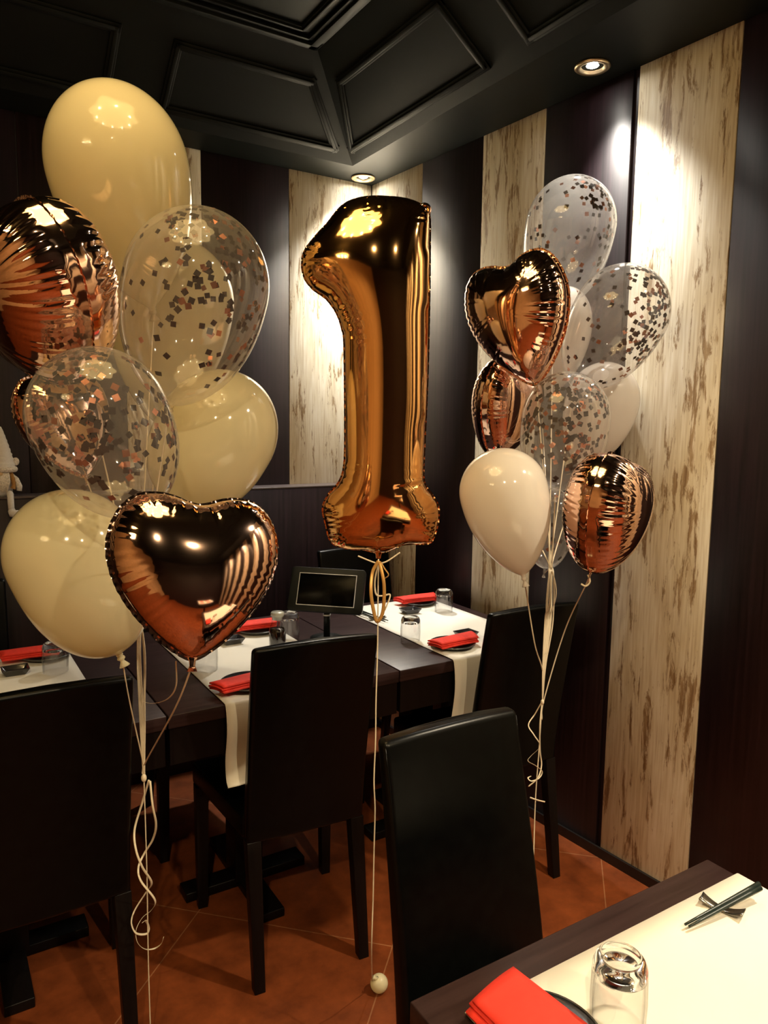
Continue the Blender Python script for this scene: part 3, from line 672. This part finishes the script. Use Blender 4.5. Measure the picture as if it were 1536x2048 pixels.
def heart(label, px, py, wpx, hpx, D, roll, yaw, pitch, tk=.29, m=ROSE, seed=1, pa=.0045, pl_=.085):
    s = D/F; t = thing('foil_heart_balloon', label, 'balloon', mx=frame(px, py, D, roll, yaw, pitch), group='rose gold foil heart balloons')
    A = heart_outline(wpx*s, hpx*s); c0 = np.array([0, hpx*s*.08]); n = 216
    B = heart_outline(wpx*s, hpx*s, 1200)
    sgl = np.linalg.norm(np.roll(B, -1, 0)-B, axis=1); cum = np.concatenate([[0], np.cumsum(sgl)]); ss = np.linspace(0, cum[-1], n, endpoint=False)
    B = np.stack([np.interp(ss, cum, np.append(B[:, 0], B[0, 0])), np.interp(ss, cum, np.append(B[:, 1], B[0, 1]))], 1)
    rr = np.sin(np.linspace(0.0, math.pi/2, 44)); rr[0] = .004
    grid = np.stack([c0+(B-c0)*r for r in rr])
    def wt(u):
        u = (u*n) % n; q = B[int(u) % n]; return 1.0 if q[1] > -hpx*s*.12 else .3
    v, f = foil_surface(grid, A, wpx*s*tk, 50, pa, wpx*s*pl_, True, seed, wt)
    nb = len(v)//2
    f = [q for q in f]
    f.append(tuple(range(n))); f.append(tuple(range(nb+n-1, nb-1, -1)))
    mobj('foil_body', v, f, m, t, True)
    v, f = seam_flange(A, .0045, seed); mobj('seam_edge', v, f, m, t, True)
    tip = Vector((0, 0, -hpx*s/2))
    MB().tube([tip+Vector((0, 0, .006)), tip+Vector((0, 0, -.004)), tip+Vector((0, 0, -.012)), tip+Vector((0, 0, -.022))], [.011, .006, .005, .009], 10, flat=(1, 0, 0)).build('tail_valve', m, t, True)
    return t, t.matrix_world @ (tip+Vector((0, 0, -.012)))
def ribbon_child(t, pts, m=RIB, r=.0016, name='ribbon', n=14):
    q = [t.matrix_world.inverted() @ Vector(p) for p in spline(pts, n)]
    return MB().tube(q, r, 6, flat=(t.matrix_world.inverted().to_3x3() @ Vector((.85, -.53, 0)))).build(name, m, t, True)

# ---- left bunch
ANL = Vector((.384, 1.621, 0))
def VL(z, dx=0, dy=0): return Vector((.384, 1.621, z)) + RT*dx + Vector((.3, .9, 0))*dy
def on_line(anchor, py):               # height on a vertical string seen at this row
    lo, hi = 0., 2.6
    for _ in range(40):
        m_ = (lo+hi)/2; q = Vector((anchor.x, anchor.y, m_))-CP; yv = 1024 - F*q.dot(UP)/q.dot(FW)
        if yv > py: lo = m_
        else: hi = m_
    return lo
zK = on_line(ANL, 1556); zG = on_line(ANL, 1262)
DC = 1.60
L_ = []
gl = 'left bunch balloons'
L_.append(latex('large cream balloon at the very top of the left bunch', 237, 335, 138, (305, 603), 1.66, CREAM, pw=.80, group=gl, top=1.13))
cfL = lambda c, d, s=.0098: (c, d, s)
L_.append(latex('clear confetti balloon right of the top cream balloon in the left bunch', 394, 572, 143, (340, 812), 1.52, CLEAR, 'confetti_balloon', .62, 2.4, group=gl, top=1.06,
   conf=(310, [((.2, -.9, .25), .55), ((.75, .3, .6), .7), ((-.1, .6, .85), .5), ((.8, -.2, -.3), .4)], .0112)))
L_.append(latex('clear confetti balloon in the middle of the left bunch over the lower cream balloon', 197, 832, 137, (288, 1035), 1.33, CLEAR, 'confetti_balloon', .60, 2.5, group=gl, top=1.0,
   conf=(330, [((0, -.95, .1), .6), ((.7, -.4, -.3), .45), ((-.8, -.2, 0), .45), ((0, .5, .85), .5)], .0112)))
L_.append(latex('round cream balloon right of the clear ones, above the foil heart', 434, 868, 118, (352, 1015), 1.79, CREAM, pw=.55, q=2.6, group=gl, top=1.11))
L_.append(latex('large cream balloon at the lower left, beside the bottom foil heart', 144, 1107, 127, (232, 1312), 1.53, CREAM, pw=.52, q=2.5, group=gl, top=1.02))
L_.append(latex('cream balloon at the back of the left bunch, seen through the clear confetti one', 344, 600, 122, (318, 850), 2.0, CREAM, pw=.75, group=gl))
L_.append(heart('bottom rose gold foil heart of the left bunch, facing the camera', 391, 1153, 338, 322, 1.29, 3, 14, -4, .27, seed=2))
L_.append(heart('rose gold foil heart cut by the left edge, turned nearly edge-on', 88, 600, 400, 350, 1.40, -22, -66, 4, .33, seed=5, pa=.008, pl_=.20))
L_.append(heart('gold foil heart peeping out behind the middle confetti balloon, left edge', 136, 852, 205, 210, 1.80, -18, 42, 0, .30, seed=8))
for i, (t, nk) in enumerate(L_):
    dx = (i-4)*.0013; low = i in (4, 6)
    if low: pts = [nk, nk*.7 + Vector((.384, 1.621, zK))*.3 + Vector((0, 0, -.005)), VL(zK+.03, dx*.5), VL(zK, dx*.2)]
    else: pts = [nk, (nk*.45+VL(zG, dx)*.55)+Vector((0, 0, .01)), VL(zG, dx), VL(zG*.5+zK*.5, dx*1.2), VL(zK, dx*.2)]
    ribbon_child(t, pts)
def free_ribbon(label, pts, r=.0018, m=RIB, n=14, org=None, cat='ribbon', group=None, name='ribbon'):
    org = Vector(org if org else pts[0]); q = [p-org for p in spline(pts, n)]
    o = MB().tube(q, r, 6, flat=(.85, -.53, 0)).build(name, m, None, True); o.location = org; return tag(o, label, cat, group)
dK = (Vector((.384, 1.621, zK))-CP).dot(FW)
def PL(px, py, dd=0): 
    z = on_line(ANL, py); dpt = (Vector((.384, 1.621, z))-CP).dot(FW); return P(px, py, dpt+dd)
t = thing('ribbon_tails', 'curled cream ribbon tails hanging from the knot of the left bunch', 'ribbon', tuple(VL(zK)))
def tail(path, dd, r=.0025, nm='ribbon_tail'):
    org = VL(zK); MB().tube([Vector(p)-org for p in spline([PL(x_, y_, dd*math.sin(i*1.3)) for i, (x_, y_) in enumerate(path)], 10)], r, 6, flat=(.85, -.53, 0)).build(nm, RIB, t, True)
tail([(298, 1560), (283, 1610), (269, 1660), (272, 1700), (285, 1735), (303, 1765), (292, 1785), (270, 1820), (263, 1845), (272, 1866), (292, 1868), (298, 1858), (292, 1842), (285, 1845)], .02)
tail([(300, 1562), (305, 1610), (312, 1650), (305, 1680), (288, 1708), (277, 1735), (282, 1762), (310, 1800), (303, 1820), (285, 1835), (272, 1860), (275, 1885), (290, 1898), (308, 1897), (322, 1888), (327, 1875)], -.02)
MB().ball(Vector((0, 0, 0)), .006, 10, (1, 1, 1.6)).build('knot', RIB, t, True)
free_ribbon('straight cream ribbon running from the left bunch knot to the floor', [VL(zK), VL(zK*.66, .001), VL(zK*.33, -.001), VL(.0)], .0014)
t7 = L_[6][0]; ribbon_child(t7, [P(352, 1322, 1.31), P(352, 1372, 1.36), P(335, 1398, 1.42), P(305, 1407, 1.48), P(283, 1402, 1.5)], r=.0014, name='ribbon_curl')

# ---- number one
ONE = [(757,414),(800,417),(828,424),(848,436),(855,452),(856,520),(856,620),(854,760),(850,880),(848,945),(852,972),(866,992),(879,1015),(880,1045),(874,1072),(864,1092),(840,1094),(812,1094),(785,1106),(757,1113),(725,1106),(700,1105),(672,1098),(657,1086),(649,1055),(643,1020),(655,992),(674,970),(686,940),(690,880),(690,700),(686,662),(675,630),(655,603),(630,585),(614,565),(609,540),(614,515),(635,488),(660,462),(680,438),(700,424),(728,416)]
D1 = 1.77; s1 = D1/F; cpx, cpy = 757, 765
pl = [Vector(((x_-cpx)*s1, (cpy-y_)*s1, 0)) for x_, y_ in ONE]; pl2 = spline(pl+[pl[0]], 6)[:-1]; OA = np.array([(p.x, p.y) for p in pl2])[::-1]
t1 = thing('foil_number_balloon', 'giant copper gold foil balloon shaped like the number 1', 'balloon', mx=frame(cpx, cpy, D1, 0, 0, 0))
ymax, ymin = OA[:, 1].max(), OA[:, 1].min(); rows = []
NR, NC = 210, 56
def interval(y):
    xs = []; n = len(OA)
    for i in range(n):
        a, b = OA[i], OA[(i+1) % n]
        if (a[1] > y) != (b[1] > y): xs.append(a[0]+(y-a[1])*(b[0]-a[0])/(b[1]-a[1]))
    return min(xs), max(xs)
for i in range(NR):
    u = (1-math.cos(math.pi*(i+.5)/NR))/2*.35 + (i+.5)/NR*.65; yv = ymax-(ymax-ymin)*min(max(u, .0008), .9992); a, b = interval(yv)
    rows.append([(a+(b-a)*(.5-.5*math.cos(math.pi*j/(NC-1))), yv) for j in range(NC)])
def wt1(u):
    k = int(u*len(OA)) % len(OA); d_, sx, per = 0, 0, 0
    return pw_[k]
# pleats where the outline bends
sgl = np.linalg.norm(np.roll(OA, -1, 0)-OA, axis=1); cumn = np.cumsum(sgl)/sgl.sum()
tn = np.roll(OA, -4, 0)-np.roll(OA, 4, 0); ang = np.unwrap(np.arctan2(tn[:, 1], tn[:, 0])); cur = np.abs(np.roll(ang, -5)-np.roll(ang, 5)); cur = np.minimum(cur, 6.283-cur if False else cur); cur = np.clip(cur, 0, 1.2)/.8
def wt1(u): return float(np.clip((cur[np.searchsorted(cumn, u) % len(OA)]-.25)*1.3, 0, 1))
v, f = foil_surface(np.array(rows), OA, .088, 120, .008, .035, False, 4, wt1)
mobj('foil_body', v, f, GOLD1, t1, True)
v, f = seam_flange(OA, .0035, 9, 700); mobj('seam_edge', v, f, GOLD1, t1, True)
lp = Vector(((845-cpx)*s1, 0, (cpy-437)*s1))
MB().add([lp+Vector((.011*math.cos(a_)+r_*.0045*math.cos(a_), r_*.0, .011*math.sin(a_)+r_*.0045*math.sin(a_)))+Vector((.001, y_, 0)) for a_ in [2*math.pi*k/16 for k in range(16)] for r_, y_ in ((-1, 0), (0, .003), (1, 0), (0, -.003))],
   [(i*4+j, i*4+(j+1) % 4, ((i+1) % 16)*4+(j+1) % 4, ((i+1) % 16)*4+j) for i in range(16) for j in range(4)]).build('hanging_tab', ROSE, t1, True)
tl = Vector((0, 0, (cpy-1108)*s1)); MB().tube([tl+Vector((0, 0, .012)), tl, tl+Vector((0, 0, -.012)), tl+Vector((0, 0, -.022))], [.022, .012, .007, .006], 12, flat=(1, 0, 0)).build('tail_valve', GOLD1, t1, True)
AN1 = T(744, 1962, .045); A1 = Vector((AN1.x, AN1.y, 0))
def Q(px, py, D=None): return P(px, py, D or 1.76)
ribbon_child(t1, [Q(757, 1118), Q(756, 1200), Q(755, 1300), Q(752, 1400), Q(751, 1480), P(748, 1560, 1.765), P(750, 1620, 1.765), P(748, 1700, 1.765), P(746, 1800, 1.765), P(743, 1900, 1.765), AN1], r=.0016, name='ribbon')
ribbon_child(t1, [Q(757, 1122, 1.75), Q(745, 1145, 1.75), Q(742, 1185, 1.74), Q(748, 1225, 1.74), Q(755, 1243, 1.74), Q(766, 1222, 1.74), Q(768, 1170, 1.74), Q(760, 1125, 1.75), Q(770, 1138, 1.75), Q(777, 1150, 1.75), Q(768, 1158, 1.75)], RIBG, .0042, 'gold_bow')
ribbon_child(t1, [Q(757, 1128), Q(750, 1160), Q(752, 1188), Q(765, 1192), Q(780, 1190), Q(772, 1215, 1.75), Q(766, 1225, 1.75)], RIB, .0022, 'curled_end')
ribbon_child(t1, [Q(716, 1112), Q(740, 1122), Q(757, 1128)], RIB, .0018, 'tie'); ribbon_child(t1, [Q(800, 1105), Q(775, 1122), Q(757, 1128)], RIB, .0018, 'tie')
t = thing('balloon_weight', 'small round cream water balloon weight on the floor below the number', 'balloon weight', tuple(T(758, 1983, .0)))
MB().ball(Vector((0, 0, .0235)), .0235, 16, (1, 1, 1)).build('weight_body', CREAM, t, True)
MB().tube([Vector((-.008, -.002, .042)), Vector((-.015, -.004, .046)), Vector((-.020, -.002, .050))], [.006, .0035, .006], 8).build('tied_neck', CREAM, t, True)

# ---- right bunch
DR = 2.05; BR = P(1085, 1400, DR); ANR = Vector((BR.x, BR.y, 0))
gr = 'right bunch balloons'; R_ = []
R_.append(latex('clear confetti balloon at the top of the right bunch', 1141, 452, 89, (1108, 612), 2.20, CLEAR, 'confetti_balloon', .62, 2.4, group=gr, top=1.07, conf=(190, [((.7, -.5, .6), .55), ((.3, .2, .95), .4), ((.8, .3, .3), .5)], .0112)))
R_.append(latex('clear confetti balloon at the right of the right bunch, over the pale plank', 1241, 628, 94, (1152, 775), 2.08, CLEAR, 'confetti_balloon', .66, 2.3, group=gr, top=1.05, conf=(330, [((.85, -.3, .0), .6), ((.3, .2, .9), .5), ((.4, .6, .5), .6)], .0112)))
R_.append(latex('white balloon at the back of the right bunch between heart and right confetti', 1118, 668, 62, (1085, 790), 2.39, IVORY, pw=.62, group=gr, top=1.5))
R_.append(latex('white balloon right of the lower confetti balloon in the right bunch', 1204, 805, 72, (1165, 935), 2.29, IVORY, pw=.68, group=gr, top=1.12))
R_.append(heart('upper rose gold foil heart of the right bunch, facing left', 1042, 646, 218, 250, 2.0, -15, -24, -4, .29, seed=11, pa=.006, pl_=.14))
R_.append(heart('middle rose gold foil heart of the right bunch, behind the lower confetti balloon', 1010, 822, 185, 195, 2.24, 14, 58, 0, .30, seed=13))
R_.append(latex('clear confetti balloon at the centre of the right bunch', 1131, 838, 87, (1112, 982), 1.92, CLEAR, 'confetti_balloon', .55, 2.7, group=gr, top=1.08, conf=(270, [((0, -.9, .4), .7), ((.5, -.6, .5), .5), ((-.6, -.6, 0), .4), ((.3, -.8, -.5), .3)], .0112)))
R_.append(latex('cream balloon at the lower left of the right bunch', 1007, 984, 88, (1046, 1150), 1.78, IVORY, pw=.72, group=gr, top=1.0))
R_.append(latex('small clear confetti balloon low at the back of the right bunch', 1104, 1040, 45, (1090, 1138), 2.22, CLEAR, 'confetti_balloon', .5, 2.6, group=gr, top=1.4, conf=(40, [((.6, -.5, .6), .6), ((0, -.7, -.8), .5)], .0112)))
R_.append(heart('lowest rose gold foil heart of the right bunch, turned to show its seam', 1211, 1031, 225, 238, 1.78, 14, 72, 0, .36, seed=17, pa=.007, pl_=.18))
zr = on_line(ANR, 1405); 
def VR(z, dx=0): return Vector((ANR.x, ANR.y, z))+RT*dx
for i, (t, nk) in enumerate(R_):
    if i == 9: pts = [nk, P(1130, 1260, 2.0), VR(on_line(ANR, 1400), .004), VR(on_line(ANR, 1440))]
    elif i == 7: pts = [nk, P(1055, 1200, 1.96), P(1070, 1290, 2.0), VR(on_line(ANR, 1345), -.002), VR(on_line(ANR, 1404))]
    else:
        pts = [nk, P(1098+i, 1140, 2.04), P(1090+i*2, 1240, 2.04), VR(on_line(ANR, 1330), (i-3)*.001), VR(on_line(ANR, 1404))]
    ribbon_child(t, pts, r=.0018)
zk2 = on_line(ANR, 1404)
def PR(px, py, dd=0):
    z = on_line(ANR, py); return P(px, py, (Vector((ANR.x, ANR.y, z))-CP).dot(FW)+dd)
t = thing('ribbon_tails', 'zigzag curled ribbon tails below the knot of the right bunch', 'ribbon', tuple(VR(zk2)))
for path, dd in (([(1083, 1405), (1070, 1428), (1057, 1450), (1068, 1470), (1080, 1492), (1062, 1512), (1056, 1522), (1072, 1532), (1084, 1543), (1078, 1556), (1063, 1562), (1056, 1556), (1062, 1552)], .01),
                 ([(1084, 1405), (1080, 1450), (1080, 1500), (1083, 1530), (1076, 1555), (1057, 1573)], -.01)):
    org = VR(zk2); MB().tube([Vector(p)-org for p in spline([PR(x_, y_, dd*math.sin(i*1.7)) for i, (x_, y_) in enumerate(path)], 10)], .0019, 6, flat=(.85, -.53, 0)).build('ribbon_tail', RIB, t, True)
MB().ball(Vector((0, 0, 0)), .005, 10, (1, 1, 1.5)).build('knot', RIB, t, True)
free_ribbon('straight cream ribbon running from the right bunch knot down to the floor', [PR(1084, 1405), PR(1078, 1500), PR(1072, 1580), PR(1069, 1650), PR(1066, 1760), T(1064, 1800, .0)], .0016)
free_ribbon('short loose piece of cream ribbon crossing the right bunch string', [PR(1060, 1595, -.004), PR(1074, 1600, -.004), PR(1090, 1604, -.004)], .0022)
tH = R_[9][0]; nk = R_[9][1]; ribbon_child(tH, [nk, P(1176, 1150, 1.79), P(1180, 1163, 1.79), P(1172, 1172, 1.79), P(1162, 1168, 1.79)], r=.0022, name='ribbon_curl')
bpy.context.view_layer.update()
